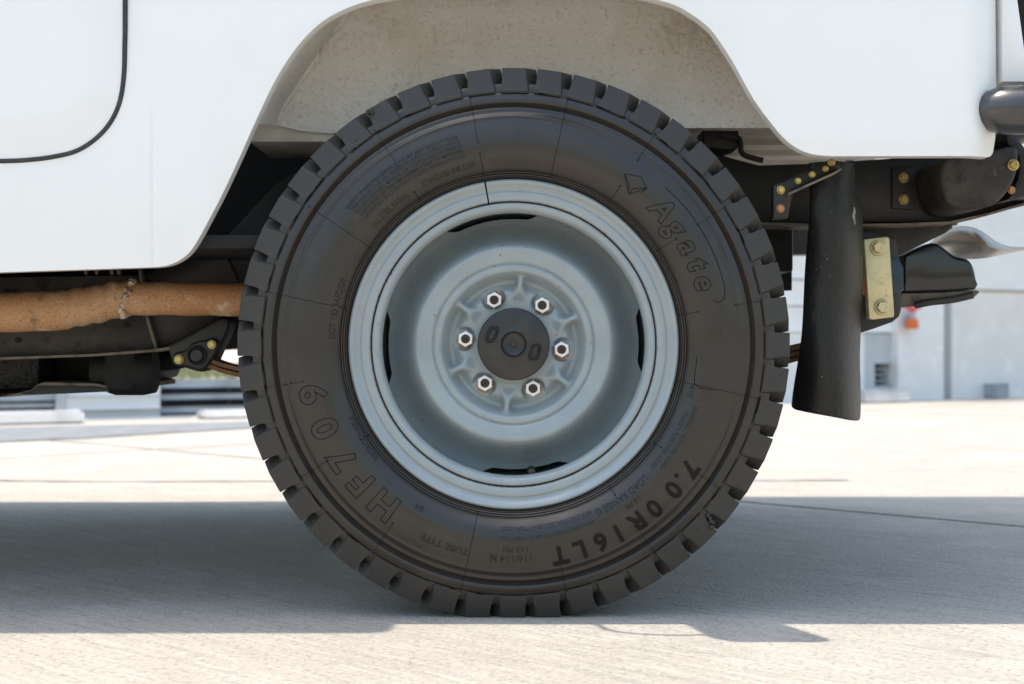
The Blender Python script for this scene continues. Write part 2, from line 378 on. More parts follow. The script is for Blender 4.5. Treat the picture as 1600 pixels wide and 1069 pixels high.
# grass beyond the fence
bm = bmesh.new()
for i in range(9000):
    x = random.uniform(-5.5, 3.5); y = random.uniform(9.3, 24); a = random.uniform(0, 6.28); h = random.uniform(.03, .10)
    dx, dy = .02*math.cos(a), .02*math.sin(a)
    bm.faces.new((bm.verts.new((x-dx, y-dy, -.01)), bm.verts.new((x+dx, y+dy, -.01)), bm.verts.new((x+random.uniform(-.03,.03), y+random.uniform(-.03,.03), h))))
for f in ((-6, 9.2, 4, 25),):
    bm.faces.new([bm.verts.new(c) for c in ((f[0], f[1], -.006), (f[2], f[1], -.006), (f[2], f[3], -.006), (f[0], f[3], -.006))])
o = finish(bm, 'grass', M['grass'], None, smooth=0); tag(o, 'sunlit yellow green grass seen over the slatted fence', 'grass', kind='stuff')

# ------------------------------------------------------------------ vehicle
car = empty('off_road_vehicle', (0, 0, 0))
tag(car, 'white vintage off-road vehicle with grey steel rear wheel and rusty exhaust pipe', 'car')
YB = -.012                                                    # depth of the body skin
arch_l = crom([(240,417.5),(262,414.5),(283,405),(299,390),(313,368),(326,344),(343,312),(360,277),(381,231),(402,184),(426,133),(447,97),(473,62),(505,32),(547,10),(589,-2),(630,-8),(680,-10)], 4)
arch_r = crom([(960,-10),(1000,-7),(1026,-1),(1054,7),(1081,22),(1109,44),(1131,74),(1150,105),(1177,154),(1206,194),(1228,219),(1250,234),(1272,241.5),(1300,244)], 4)
outline = [(-1100,460),(0,425.5),(120,421.5)] + arch_l + [(820,-11)] + arch_r + [(1420,244),(1540,243.5)] + crom([(1540,243.5),(1555,241.5),(1564,234),(1568,222),(1572,208)], 3)[1:] + [(1576,130),(1575,0),(1573,-320),(-1100,-320)]
XC = W(1500, 0, YB).x
def body_def(x, z):
    d = .0
    if x > XC: d += .055*((x-XC)/.068)**2.2
    d += .014*((z-.66)/.45)**2                                 # slight crown
    xs = W(238, 0, YB).x
    d += .0024*math.exp(-((x-xs)/.0018)**2) if z < W(0,205,YB).z else 0
    return d
bm = bmesh.new()
vs = [bm.verts.new(W(p[0], p[1], YB)) for p in outline]; bm.faces.new(vs)
xs = W(238, 0, YB).x
cuts(bm, 0, sorted(frange(-1.6, .62, .06)+[xs-.005, xs-.0025, xs-.001, xs, xs+.001, xs+.0025, xs+.005]+frange(.605, .70, .006)))
cuts(bm, 2, frange(.47, 1.13, .035)); bmesh.ops.remove_doubles(bm, verts=bm.verts, dist=1e-5)
for v in bm.verts: v.co.y += body_def(v.co.x, v.co.z)
be = [e for e in bm.edges if len(e.link_faces) == 1]
r = bmesh.ops.extrude_edge_only(bm, edges=be)
for v in [g for g in r['geom'] if isinstance(g, bmesh.types.BMVert)]: v.co.y += .028
bmesh.ops.recalc_face_normals(bm, faces=bm.faces)
bmesh.ops.bevel(bm, geom=be, offset=.0055, segments=4, affect='EDGES', profile=.5, clamp_overlap=True)
bmesh.ops.recalc_face_normals(bm, faces=bm.faces)
side = finish(bm, 'side_panel', M['paint'], car, smooth=60)
def rustfn(c):
    zb = W(0, 421, YB).z; r = 0
    for px in (48, 58, 150, 233, 240, 246): r = max(r, math.exp(-((c.x-W(px,0,YB).x)/.006)**2)*max(0, 1-abs(c.z-zb)/.012))
    return r
set_attr(side, 'rust', rustfn)
# door with rounded corner, slightly proud, with crowned border
dpts = [(-900,-320),(191,-320),(191,0)] + crom([(191,0),(191,80),(189,125),(182,160),(168,190),(148,213),(120,231),(85,241),(45,246),(0,248)], 4)[1:] + [(-900,262)]
dl = [W(p[0], p[1], YB-.006) for p in dpts]
def seg_dist(x, z):
    best = 9
    for a, b_ in zip(dl[1:-1], dl[2:]):
        ax, az, bx, bz = a.x, a.z, b_.x, b_.z; L2 = (bx-ax)**2+(bz-az)**2
        if L2 < 1e-12: continue
        t = max(0, min(1, ((x-ax)*(bx-ax)+(z-az)*(bz-az))/L2)); best = min(best, math.hypot(x-ax-t*(bx-ax), z-az-t*(bz-az)))
    return best
door = finish(plate_bm(dpts, YB-.006, .02, bevel=.005, seg=4, step=.014, deform=lambda x, z: .006-.007*sst(0, .05, seg_dist(x, z))), 'door', M['paint'], car, smooth=60)
sp = crom([(195,-320),(195.5,0),(195,70),(193.5,120),(187,160),(173,191),(151,216),(121,235.5),(85,245),(45,250),(0,252),(-200,256)], 6)
bm = bmesh.new(); tube_bm(bm, [W(p[0], p[1], YB+.001) for p in sp], .0036, 10); finish(bm, 'door_seal', M['seal'], car)
# rear door edge and spare tyre past the corner
plate('rear_door', [(1566,-320),(1560,-320),(1577,-90),(1586,-30),(1600,70),(1608,128),(1566,128)], .036, 1.5, M['paint'], car, bevel=.002)
tp = []
for k in range(24):
    t = 2*math.pi*k/24; tp.append((.05*math.cos(t), .05*math.sin(t)))
bm = bmesh.new(); rings = []
for k in range(64):
    t = 2*math.pi*k/64
    rings.append([bm.verts.new((.83+.085*math.cos(a)*1.0, .42+(.29+.095*math.sin(a))*math.cos(t), 1.10+(.29+.095*math.sin(a))*math.sin(t))) for a in [2*math.pi*q/20 for q in range(20)]])
for k in range(64):
    for q in range(20): bm.faces.new((rings[k][q], rings[k][(q+1)%20], rings[(k+1)%64][(q+1)%20], rings[(k+1)%64][q]))
finish(bm, 'spare_tyre', M['block'], car)
box('spare_carrier', .735, .93, .30, .55, 1.0, 1.2, M['black'], car)
# upper body, far side, floors: what casts the shade
box('cab_roof', -2.3, -.46, -.034, 1.60, 1.84, 1.90, M['paint'], car, .028)
box('cab_side', -2.2, -.52, -.004, .03, 1.131, 1.30, M['paint'], car)
box('cab_glass', -2.1, -.60, .002, .008, 1.301, 1.78, M['glass'], car, 0)
box('cab_pillar', -.60, -.52, -.004, .03, 1.301, 1.84, M['paint'], car)
box('cab_roof_rail', -2.2, -.52, -.004, .03, 1.785, 1.839, M['paint'], car)
box('cab_rear', -.519, -.49, .031, 1.60, .75, 1.839, M['paint'], car)
box('shade_slab', -.40, 1.10, .06, 1.80, 1.72, 1.78, M['paint'], car, .02)  # unseen slab on posts, added to lengthen the shade on the ground
for y in (.08, 1.6): box('shade_slab_post', .60, .66, y, y+.04, 1.13, 1.72, M['black'], car)
bm = bmesh.new(); add_box(bm, -2.2, .69, 1.63, 1.66, .50, 1.12, .01, Matrix.Rotation(math.radians(2.5), 4, 'Z')); finish(bm, 'far_side_panel', M['paint'], car)
box('cab_floor', -2.2, -.35, .03, 1.62, .52, .54, M['deep'], car)
box('bed_top', -.35, .69, .03, 1.62, 1.02, 1.04, M['deep'], car, 0)
# corrugated underside of the load bed
bm = bmesh.new(); L = []
yy = .275
while yy < 1.6:
    for dy, dz in ((0, 0), (.06, 0), (.075, .028), (.135, .028), (.15, 0)):
        L.append((bm.verts.new((-.3, yy+dy, .738+dz)), bm.verts.new((.66, yy+dy, .738+dz))))
    yy += .16
for (a, b_), (c, d) in zip(L, L[1:]): bm.faces.new((a, b_, d, c))
finish(bm, 'bed_floor', M['inner'], car, smooth=0)
# wheel housing: back wall and the tunnel out to the arch
YH = .19
back = [(434,196),(437,176),(459,141),(487,100),(515,60),(545,15),(572,-18),(605,-40),(660,-52),(820,-55),(1080,-52),(1150,-42),(1200,-5),(1240,80),(1262,199.5)]
front = [(393,192),(405,166),(422,131),(441,96),(467,60),(499,28),(541,0),(585,-20),(640,-40),(820,-60),(1060,-40),(1095,0),(1150,80),(1205,170),(1240,215)]
bb_ = crom(back, 3); ff = crom(front, 3)
bm = bmesh.new()
NL = 7
rows = []
for p, q in zip(bb_, ff):
    a = W(p[0], p[1], YH); c = W(q[0], q[1], .0)
    rows.append([bm.verts.new(a.lerp(c, k/NL)) for k in range(NL+1)])
for A_, B_ in zip(rows, rows[1:]):
    for k in range(NL): bm.faces.new((A_[k], A_[k+1], B_[k+1], B_[k]))
bot = [(1262,200),(1215,200.5),(1100,200),(1000,201),(900,204),(800,207),(700,208.5),(600,208.5),(530,208),(500,207),(470,205),(452,201)]
fv = [r_[0] for r_ in rows] + [bm.verts.new(W(p[0], p[1]+random.uniform(-.8,.8), YH)) for p in bot]
f = bm.faces.new(fv)
bmesh.ops.triangulate(bm, faces=[f]); 
bmesh.ops.bevel(bm, geom=[e for e in bm.edges if all(abs(v.co.y-YH) < 1e-5 for v in e.verts) and any(any(abs(v.co.y-YH) > 1e-4 for v in fa.verts) for fa in e.link_faces) and len(e.link_faces) == 2], offset=.006, segments=3, affect='EDGES')
bf = [fa for fa in bm.faces if all(abs(v.co.y-YH) < .0005 for v in fa.verts)]
cuts(bm, 0, frange(-.36, .46, .02)); cuts(bm, 2, frange(.72, .97, .02))
for v in bm.verts:
    if abs(v.co.y-YH) < .001: v.co.y += .0012*math.sin(v.co.x*19+1)*math.sin(v.co.z*23)
house = finish(bm, 'wheel_housing', M['liner'], car, smooth=45)
def dirtfn(c):
    d = 0
    for (px, py, sx, sy, w) in ((600,40,95,55,.9),(520,80,60,70,.7),(455,175,28,45,.95),(1075,50,85,50,1.15),(1180,120,40,50,.7),(800,20,260,32,.55),(435,120,22,70,.8),(930,10,90,26,.5)):
        p = W(px, py, YH); d = max(d, .62*w*math.exp(-((c.x-p.x)/(sx*.00098))**2-((c.z-p.z)/(sy*.00098))**2))
    return d
set_attr(house, 'dirt', dirtfn)
for pts in ([(655,5),(653,60),(655,130),(654,200)], [(1064,55),(1066,110),(1069,148),(1076,156),(1090,155)], [(918,25),(921,60),(919,110)]):
    bm = bmesh.new(); tube_bm(bm, [W(p[0], p[1], YH+.0008) for p in crom(pts, 4)], .0017, 8); finish(bm, 'weld_seam', M['liner'], car)
plate('housing_flange', [(398,186),(434,196),(470,206),(534,209),(540,222),(470,222),(390,222)], YH+.006, .2, M['inner'], car)
# dark underside behind the wheel
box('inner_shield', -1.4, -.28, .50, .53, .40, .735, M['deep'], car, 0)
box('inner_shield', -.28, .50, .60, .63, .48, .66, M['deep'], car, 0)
box('bed_crossmember', .40, .47, .42, 1.5, .505, .63, M['black'], car)

# ------------------------------------------------------------------ bolts
def bolt_mesh(name, m, dome=False):
    bm = bmesh.new()
    bmw, rings = lathe_bm([(1.0, 0), (1.25, -.02), (1.25, -.22), (1.15, -.30), (.95, -.30)], 24)
    me = bpy.data.meshes.new('tmp'); bmw.to_mesh(me); bmw.free(); bm.from_mesh(me); bpy.data.meshes.remove(me)
    prof = [(1.0, -.28), (1.0, -.95), (.86, -1.08), (.55, -1.08), (.50, -1.02)]
    prev = None
    for r, y in prof:
        ring = [bm.verts.new((r*math.cos(math.pi/3*k+.2), y, r*math.sin(math.pi/3*k+.2))) for k in range(6)]
        if prev:
            for k in range(6): bm.faces.new((prev[k], prev[(k+1)%6], ring[(k+1)%6], ring[k]))
        prev = ring
    bm.faces.new(prev)
    bmesh.ops.recalc_face_normals(bm, faces=bm.faces)
    me = bpy.data.meshes.new(name); bm.to_mesh(me); bm.free(); me.materials.append(m)
    me.shade_smooth(); me.set_sharp_from_angle(angle=math.radians(25)); return me
BOLT = {k: bolt_mesh('bolt', M[k]) for k in ('gold', 'copper', 'plate', 'black')}
def bolt(px, py, y, rpx, parent, kind='gold', rot=0.0, tilt=None):
    o = bpy.data.objects.new('bolt', BOLT[kind]); col.objects.link(o)
    o.location = W(px, py, y); s = rpx*(D0+y)/F; o.scale = (s, s, s)
    o.rotation_euler = tilt or (0, rot, 0); o.parent = parent; return o

# ------------------------------------------------------------------ chassis, left side
rail = plate('frame_rail', [(-300,570),(0,561),(150,554),(240,548),(320,520),(400,420),(520,345),(1000,335),(1200,349),(1480,348),(1540,335),(1600,318),(1750,285),(1750,235),(1600,240)]
      + [(1400,247),(1260,256),(1185,258),(1140,246),(1105,234),(1000,215),(540,215),(430,290),(330,395),(215,430),(0,432),(-300,436)], .34, .06, M['black'], car, bevel=.004)
rail2 = rail.copy(); col.objects.link(rail2); rail2.location.y = .92
# boxing plate in front of the left web, bottom flanges
plate('rail_web', [(-300,440),(0,433),(216,430),(222,455),(231,505),(242,548),(150,553),(0,559),(-300,568)], .325, .012, M['dusty'], rail, bevel=.002)
plate('web_edge', [(213,400),(217,400),(224,445),(233,498),(246,545),(242,548),(229,505),(220,455)], .318, .02, M['dustlip'], rail, bevel=.001)
bm = bmesh.new()
for a, b_ in (((-300,565),(0,558.5)), ((0,558.5),(150,553)), ((150,553),(243,546)), ((243,546),(275,541))):
    A_ = W(a[0], a[1], .32); B_ = W(b_[0], b_[1], .32)
    q = [bm.verts.new((p.x, y, p.z+dz)) for p, y, dz in ((A_,.30,0),(B_,.30,0),(B_,.36,0),(A_,.36,0),(A_,.30,-.004),(B_,.30,-.004),(B_,.36,-.004),(A_,.36,-.004))]
    for f_ in ((0,1,2,3),(4,5,6,7),(0,1,5,4),(2,3,7,6)): bm.faces.new([q[i] for i in f_])
finish(bm, 'rail_flange', M['dustlip'], rail, smooth=0)
def disc_obj(name, px, py, y, rpx, m, parent, depth=.002):
    s = (D0+y)/F
    bm, rings = lathe_bm([(rpx*s, 0), (rpx*s, -depth), (rpx*s*.8, -depth-.0005)], 20); bm.faces.new(rings[-1])
    return finish(bm, name, m, parent, W(px, py, y))
for px, py in ((28,532), (197,509), (9,456)): disc_obj('hole_disc', px, py, .3235, 4.4, M['deep'], rail)  # flat black discs painting the dark of the holes in the rail
for px in (133, 150, 173, 184): plate('floor_clip', [(px-3,415),(px+3,415),(px+4 if px > 160 else px+2,430),(px-1,429)], .24, .01, M['dustlip'], car, bevel=0)
# exhaust pipe
pp = crom([(-420,490),(-120,489),(-20,488),(40,487),(85,485),(120,481),(150,475),(178,469),(200,466.5),(240,466.5),(300,467),(380,468),(500,468),(640,468)], 6)
def prad(px):
    return interp([(-500,31.5),(80,31.5),(120,30),(150,29.5),(180,28.5),(200,27.2),(215,26.2),(900,26)], px)
YP = .20
pts = [W(p[0], p[1]+.6*math.sin(p[0]*.09), YP) for p in pp]
bm = bmesh.new(); tube_bm(bm, pts, [prad(p[0])*(D0+YP)/F for p in pp], 40)
for v in bm.verts:
    q = 800+v.co.x*F/(D0+v.co.y)
    if 100 < q < 205: v.co.z += .0012*math.sin(q*.23+v.co.y*60); v.co.y += .001*math.sin(q*.31)
pipe = finish(bm, 'exhaust_pipe', M['pipe'], car, smooth=60)
bm = bmesh.new()
cw = W(202, 466.5, YP); rw = 27.0*(D0+YP)/F
for k in range(40):
    a = 2*math.pi*k/40+random.uniform(-.12,.12); off = .007*math.sin(a)+random.uniform(-.003,.003)
    q = bmesh.ops.create_icosphere(bm, subdivisions=2, radius=.0042*random.uniform(.45,1.35))
    for v in q['verts']: v.co = Vector((v.co.x*1.15+off+random.uniform(-.0006,.0006), v.co.y, v.co.z)) + cw + Vector((random.uniform(-.002,.002), rw*math.cos(a), rw*math.sin(a)))
finish(bm, 'weld_bead', M['weld'], pipe, smooth=70)
# tank, skid plate, drum under the frame
box('fuel_tank', -1.5, W(66,0,.42).x, .42, .95, W(0,616,.42).z, .44, M['glit'], car, .03)
plate('skid_plate', [(-300,626),(0,617),(28,614),(48,609),(58,601),(68,597),(150,599),(172,604),(172,612),(150,613),(40,618),(0,621),(-300,630)], .37, .5, M['dustlip'], car, bevel=.003)
plate('skid_side', [(30,615),(48,611),(60,603),(150,604),(172,608),(171,612),(40,616)], .366, .01, M['black'], car, bevel=.002)
box('gearbox', W(60,0,.5).x, W(190,0,.5).x, .5, 1.0, W(0,602,.5).z, .50, M['deep'], car, .02)
cd = W(196, 580, .40)
bm, rings = lathe_bm([(.0,-.055),(.022,-.055),(.026,-.05),(.028,-.03),(.036,-.028),(.040,-.015),(.040,.03),(.036,.05),(.0,.05)], 40)
for v in bm.verts: v.co = Vector((v.co.y, v.co.x, v.co.z))
finish(bm, 'drive_flange', M['deep'], car, cd)
box('drive_housing', W(170,0,.40).x, W(222,0,.40).x, .36, .50, W(0,611,.40).z, .42, M['deep'], car, .015)
tube('cross_tube', [W(212,556,.5), W(245,566,.5), W(275,562,.5), W(320,552,.5)], .017, M['deep'], car)
tube('brake_pipe', [W(318,376,.30), W(335,385,.30), W(352,400,.30), W(366,425,.30), W(378,460,.30)], .004, M['dusty'], car)
plate('inner_bracket', [(238,430),(370,420),(372,450),(358,492),(300,520),(262,540),(244,545)], .37, .03, M['black'], car)
# spring hanger
def Z(p): return (240+p[0]/5.94, 420+p[1]/5.94)
hang = plate('spring_hanger', [Z(p) for p in crom([(145,700),(300,620),(450,540),(600,452),(680,450),(712,500),(690,590),(640,690),(590,800),(545,890),(470,950),(400,952),(280,915),(185,870),(142,780),(145,700)], 2)[:-1]], .262, .05, M['black'], car, bevel=.006, seg=3)
plate('hanger_plate', [Z(p) for p in crom([(480,660),(540,640),(590,665),(605,710),(585,770),(535,850),(470,925),(400,940),(300,905),(215,905),(170,860),(180,795),(235,770),(290,760),(340,700),(410,672),(480,660)], 3)[:-1]], .252, .012, M['black'], hang, bevel=.004, seg=3)
s_ = (D0+.25)/F/5.94
lathe_c = W(*Z((405,805)), .252)
bm, rings = lathe_bm([(92*s_,0),(90*s_,-.004),(80*s_,-.006),(74*s_,-.003),(70*s_,.002),(66*s_,.002),(62*s_,-.004),(54*s_,-.0065),(0.0001,-.007)], 48)
finish(bm, 'rubber_bush', M['seal'], hang, lathe_c)
bolt(*Z((540,705)), .252, 5.6, hang); bolt(*Z((236,842)), .252, 6.0, hang, rot=.3)
# leaf spring
bm = bmesh.new()
base = crom([(292,561),(330,571),(372,584),(500,606),(650,622),(800,628),(950,618),(1100,590),(1236,553),(1300,540)], 4)
for k, (d, a0, a1) in enumerate(((-9, 0, 99), (0, 3, 99), (9, 9, 34), (18, 13, 28))):
    prev = None
    for p in base[a0:a1]:
        c = W(p[0], p[1]+d, .29); h = .0034
        ring = [bm.verts.new((c.x, y, c.z+z)) for y, z in ((.26,-h),(.26,h),(.325,h),(.325,-h))]
        if prev:
            for q in range(4): bm.faces.new((prev[q], prev[(q+1)%4], ring[(q+1)%4], ring[q]))
        else: bm.faces.new(ring)
        prev = ring
    bm.faces.new(prev)
finish(bm, 'leaf_spring', M['spring'], car, smooth=0)
tube('rear_axle', [(0, .2, .385), (0, .6, .385), (0, 1.45, .385)], .045, M['black'], car)
# ------------------------------------------------------------------ chassis, right side
bm = bmesh.new()
for a, b_ in (((1180,348),(1300,351)), ((1300,351),(1400,350)), ((1400,350),(1480,347)), ((1480,347),(1540,334)), ((1540,334),(1600,317)), ((1600,317),(1750,283))):
    A_ = W(a[0], a[1], .32); B_ = W(b_[0], b_[1], .32)
    q = [bm.verts.new((p.x, y, p.z+dz)) for p, y, dz in ((A_,.31,0),(B_,.31,0),(B_,.40,0),(A_,.40,0),(A_,.31,-.004),(B_,.31,-.004),(B_,.40,-.004),(A_,.40,-.004))]
    for f_ in ((0,1,2,3),(4,5,6,7),(0,1,5,4),(2,3,7,6)): bm.faces.new([q[i] for i in f_])
finish(bm, 'rail_flange', M['dustlip'], rail, smooth=0)
bolt(1412, 278, .333, 6.4, rail); bolt(1412, 312, .333, 6.6, rail, rot=.4)
plate('bolt_plate', [(1394,262),(1432,262),(1432,328),(1394,326)], .334, .008, M['black'], rail)
plate('body_mount', [(1098,204),(1154,204),(1156,214),(1153,231),(1140,234),(1100,230)], .29, .08, M['black'], car)
bm = bmesh.new(); tube_bm(bm, [W(p[0], p[1], .285) for p in crom([(1128,212),(1152,215),(1157,224),(1158,236),(1166,244),(1192,251)], 4)], .0045, 10); finish(bm, 'mount_rod', M['black'], car)
plate('rail_gusset', [(1340,352),(1488,350),(1489,356),(1478,364),(1400,402),(1340,404)], .36, .012, M['dusty'], car, bevel=.003)
# mud flap and its bracket
mf = crom([(1250+(a_-1240)*1.15, b_+2) for a_, b_ in [(1254,252),(1254,300),(1253,350),(1250,420),(1246,520),(1241,580),(1237,625),(1238,638),(1252,643),(1290,651),(1320,658),(1342,661),(1349,657),(1351,640),(1350,600),(1346,560),(1345,500),(1344.5,430),(1344,350),(1342.5,322),(1338,310),(1330,305),(1325,300),(1323,285),(1320,262),(1317,250)]], 3)
MX0, MX1 = W(1240,0,.1).x, W(1350,0,.1).x
def flapdef(x, z):
    u = (x-MX0)/(MX1-MX0)*2-1; w = (.62-z)/.35
    return .05*(u+.05)**2 - .012*math.cos(w*2.6) + .012*u*w + .004*math.sin(z*31+u*2)
attr_stain(M['flap'], 'scuff', (.42, .43, .44), 130, .30, .44)
flap = finish(plate_bm(mf, .09, .008, bevel=.002, step=.012, deform=flapdef), 'mud_flap', M['flap'], car, smooth=60)
set_attr(flap, 'scuff', lambda c: max(math.exp(-((c.x-W(p,0,.1).x)/.0045)**2-((c.z-W(0,q,.1).z)/.022)**2) for p, q in ((1340,335),(1333,306),(1322,285),(1345,362)))*.95)
brk = plate('flap_bracket', [(1208,290),(1222,285),(1292,251),(1311,251),(1313,262),(1304,268),(1240,298),(1232,340),(1208,342)], .07, .02, M['black'], car, bevel=.003)
for px, py, r_, k, yy in ((1299,254,5.2,'gold',.069),(1290,264,4.4,'gold',.069),(1269,273,4.6,'gold',.069),(1247,283,4.6,'gold',.069),(1220,297,6,'gold',.069),(1219,326,6,'copper',.069)):
    bolt(px, py, yy, r_*.9, brk, k, rot=px*.37)
plate('bracket_lip', [(1232,301),(1304,268.5),(1314,262),(1315,265),(1306,271.5),(1233,304.5)], .05, .03, M['dustlip'], brk, bevel=.001)
# bumper and its bracket
bc = W(1528, 169, -.01); rb = 39*(D0-.0)/F
bm, rings = lathe_bm([(.0005,0),(rb*.30,.0025),(rb*.55,.008),(rb*.76,.017),(rb*.90,.029),(rb*.975,.045),(rb,.065),(rb,.30)], 64)
for v in bm.verts:
    x, y, z = v.co; v.co = Vector((y, x*1.15, z))
    sgn = math.copysign(abs(v.co.z/rb)**.86 if rb else 0, v.co.z); v.co.z = rb*sgn*min(1, (abs(v.co.z)/rb)**0.0+0) if False else v.co.z
finish(bm, 'bumper', M['bumper'], car, (bc.x, .01, bc.z), smooth=60)
bmp = bpy.data.objects['bumper']
tube('bumper_bar', [(.80, .06, bc.z), (.80, 1.6, bc.z)], rb*.98, M['bumper'], bmp, 32)
bolt(1588, 124, .02, 5, bmp, 'gold', tilt=(-math.pi/2, 0, 0))
bbr = plate('bumper_bracket', crom([(1474,252),(1490,243),(1540,238),(1584,228),(1592,242),(1590,268),(1580,292),(1562,314),(1540,324),(1505,328),(1483,320),(1474,300),(1470,275),(1474,252)], 3)[:-1], .19, .14, M['dusty'], car, bevel=.03, seg=6, smooth=60)
plate('bracket_arm', crom([(1572,205),(1590,212),(1606,235),(1650,260),(1650,300),(1606,306),(1575,312),(1590,280),(1592,245),(1574,225),(1572,205)], 2)[:-1], .22, .12, M['black'], bbr, bevel=.006)
bolt(1583, 258, .186, 7.2, bbr, rot=.2); bolt(1580, 297, .205, 5, bbr, 'copper')
# tow hitch
plate('hitch_body', crom([(1338,360),(1400,372),(1405,440),(1409,462),(1409,486),(1396,503),(1340,522)], 2), .22, .12, M['black'], car, bevel=.006)
hp = plate('hitch_plate', [(1350,374),(1386,369.5),(1390,372),(1398,492),(1396,496),(1362,500),(1358,497)], .19, .02, M['plate'], car, bevel=.003)
bolt(1371.5, 387, .188, 9.5, hp, 'plate', rot=.5); bolt(1378, 480, .188, 9.8, hp, 'plate', rot=.1)
plate('hitch_spacer', [(1388,402),(1404,404),(1412,418),(1413,452),(1404,460),(1390,462)], .21, .06, M['blue'], car)
plate('hitch_tag', [(1340,419),(1351,419),(1353,461),(1340,461)], .205, .01, M['red'], car, bevel=.001)
plate('tow_step', crom([(1411,399),(1432,388),(1456,379),(1472,384),(1492,400),(1512,405),(1521,416),(1526,436),(1525,452),(1470,456),(1412,457)], 2), .40, .16, M['gloss'], car, bevel=.006, seg=3)
plate('step_underside', crom([(1408,458),(1470,457),(1526,453),(1528,460),(1515,466),(1470,471),(1430,479),(1408,477)], 2), .405, .2, M['dustlip'], car, bevel=.003)
tube('step_edge', [W(p[0], p[1], .395) for p in crom([(1430,477),(1455,472),(1490,468),(1520,461)], 3)], .006, M['dusty'], car)
# stainless tail sheet
top = crom([(1440,392),(1458,375),(1475,361),(1494,354),(1515,354),(1535,362),(1558,378),(1580,385),(1620,386)], 4)
lo = crom([(1440,396),(1458,392),(1475,398),(1494,404),(1515,405),(1535,404),(1558,400),(1580,395),(1620,387)], 4)
bm = bmesh.new(); rows = []
for i, (a, b_) in enumerate(zip(top, lo)):
    t = i/len(top); rows.append([bm.verts.new(W(a[0]+(b_[0]-a[0])*k/6, a[1]+(b_[1]-a[1])*k/6, .52+.05*math.sin(k/6*3.14)*-1+.10*math.cos(t*5))) for k in range(7)])
for A_, B_ in zip(rows, rows[1:]):
    for k in range(6): bm.faces.new((A_[k], B_[k], B_[k+1], A_[k+1]))
r = bmesh.ops.solidify(bm, geom=bm.faces[:], thickness=.002)
finish(bm, 'tail_pipe_tip', M['steel'], car, smooth=60)

# ------------------------------------------------------------------ unseen block and tube added at the bed side to shade the ground
bm = bmesh.new(); vs = [bm.verts.new(p) for p in ((.06,.012,1.09),(.085,-.10,1.09),(.11,-.128,1.09),(.225,-.128,1.09),(.238,-.118,1.09),(.19,.012,1.09))]; f = bm.faces.new(vs)
r = bmesh.ops.extrude_face_region(bm, geom=[f], use_keep_orig=True)
for v in [g for g in r['geom'] if isinstance(g, bmesh.types.BMVert)]: v.co.z += .035
bmesh.ops.bevel(bm, geom=bm.edges[:], offset=.005, segments=2, affect='EDGES'); finish(bm, 'side_shade_block', M['black'], car)
tube('side_shade_tube', crom([(-.06, .0, 1.1), (-.045, -.045, 1.1), (-.01, -.07, 1.1), (.04, -.082, 1.1), (.1, -.075, 1.1)], 4), .0045, M['black'], car)

# ------------------------------------------------------------------ wheel
wc = W(802.5, 538, 0)
wheel = empty('wheel', wc, car)
half = [(252,.016),(257,.010),(259.5,.0045),(261,.0015),(262.5,.0004),(263.6,.0012),(264.8,-.0002),(266,-.0008),(267,.0002),(268.2,-.0018),(269.4,-.0024),(270.4,-.0016),(272,-.0036),(276,-.0062),(282,-.0092),(288,-.0114),(294,-.0130),(300,-.0140),(306,-.0145),(312,-.0146),(320,-.0143),(328,-.0136),(336,-.0126),(344,-.0113),(350,-.0102),(352.5,-.0100),(354,-.0106),(355.5,-.0104),(357.5,-.0090),(361,-.0066),(364,-.0056),(367,-.0058),(369,-.0050),(370.8,-.0020),(373,-.0008),(375,-.0018),(377,-.0045),(379,-.0056),(381,-.0054),(385,-.0040),(389.5,-.0024),(391.5,-.0018),(392.6,-.0004),(394.2,-.0004),(395,-.0014),(400,-.0004),(405,.0012),(408,.003),(409.5,.006)]
half = [(r, y*(1+.42*sst(264, 290, r)*(1-sst(330, 372, r)))) for r, y in half]
surf = [(r, y) for r, y in half]
YT = .078
prof = half + [(410,.04),(410,.116)] + [(r, 2*YT-y) for r, y in reversed(half)]
tyre = lathe('tyre', prof, M['rubber'], wheel, n=240, smooth=55)
# tread blocks: 48 of them round the tyre
NB = 48; pit = 2*math.pi/NB
def block_mesh():
    bm = bmesh.new()
    rows = []
    # (y, angular shift in px on the outer edge)
    for (y, sh, rout) in ((None, 0, 433), (.019, 18, 434.2), (.05, 19.5, 434.6), (.106, 19.5, 434.6), (.137, 18, 434.2), ('b', 0, 433)):
        ring = []
        for (r, a) in ((395, -1), (405, -.5), (414, 0), (rout, 0), (rout, 1), (414, 1), (405, 1.5), (395, 2)):
            # left flank steep, right flank sloping out to the foot
            ang_px = {-1: -3, -.5: -1.5, 0: 0, 1: 37.5, 1.5: 42.5, 2: 44.5}[a]
            if a == 0 and r > 420: ang_px = .5
            if a == 1 and r < 420: ang_px = 40.5
            yf = .0003-.0042+.0085*sst(396, 433, r)
            yy = yf if y is None else (2*YT-yf if y == 'b' else y)
            th = -(ang_px+sh)/433.0
            ring.append(bm.verts.new((r*PX*math.sin(-th), yy, r*PX*math.cos(th))))
        rows.append(ring)
    n = len(rows[0])
    for A_, B_ in zip(rows, rows[1:]):
        for k in range(n-1): bm.faces.new((A_[k], A_[k+1], B_[k+1], B_[k]))
    bm.faces.new(rows[0]); bm.faces.new(rows[-1])
    bmesh.ops.recalc_face_normals(bm, faces=bm.faces)
    sharp = [e for e in bm.edges if e.calc_face_angle(0) > .5 and all((v.co.length > 400*PX) for v in e.verts)]
    bmesh.ops.bevel(bm, geom=sharp, offset=.0009, segments=1, affect='EDGES')
    me = bpy.data.meshes.new('tread_block'); bm.to_mesh(me); bm.free(); me.materials.append(M['block']); return me
tb = block_mesh()
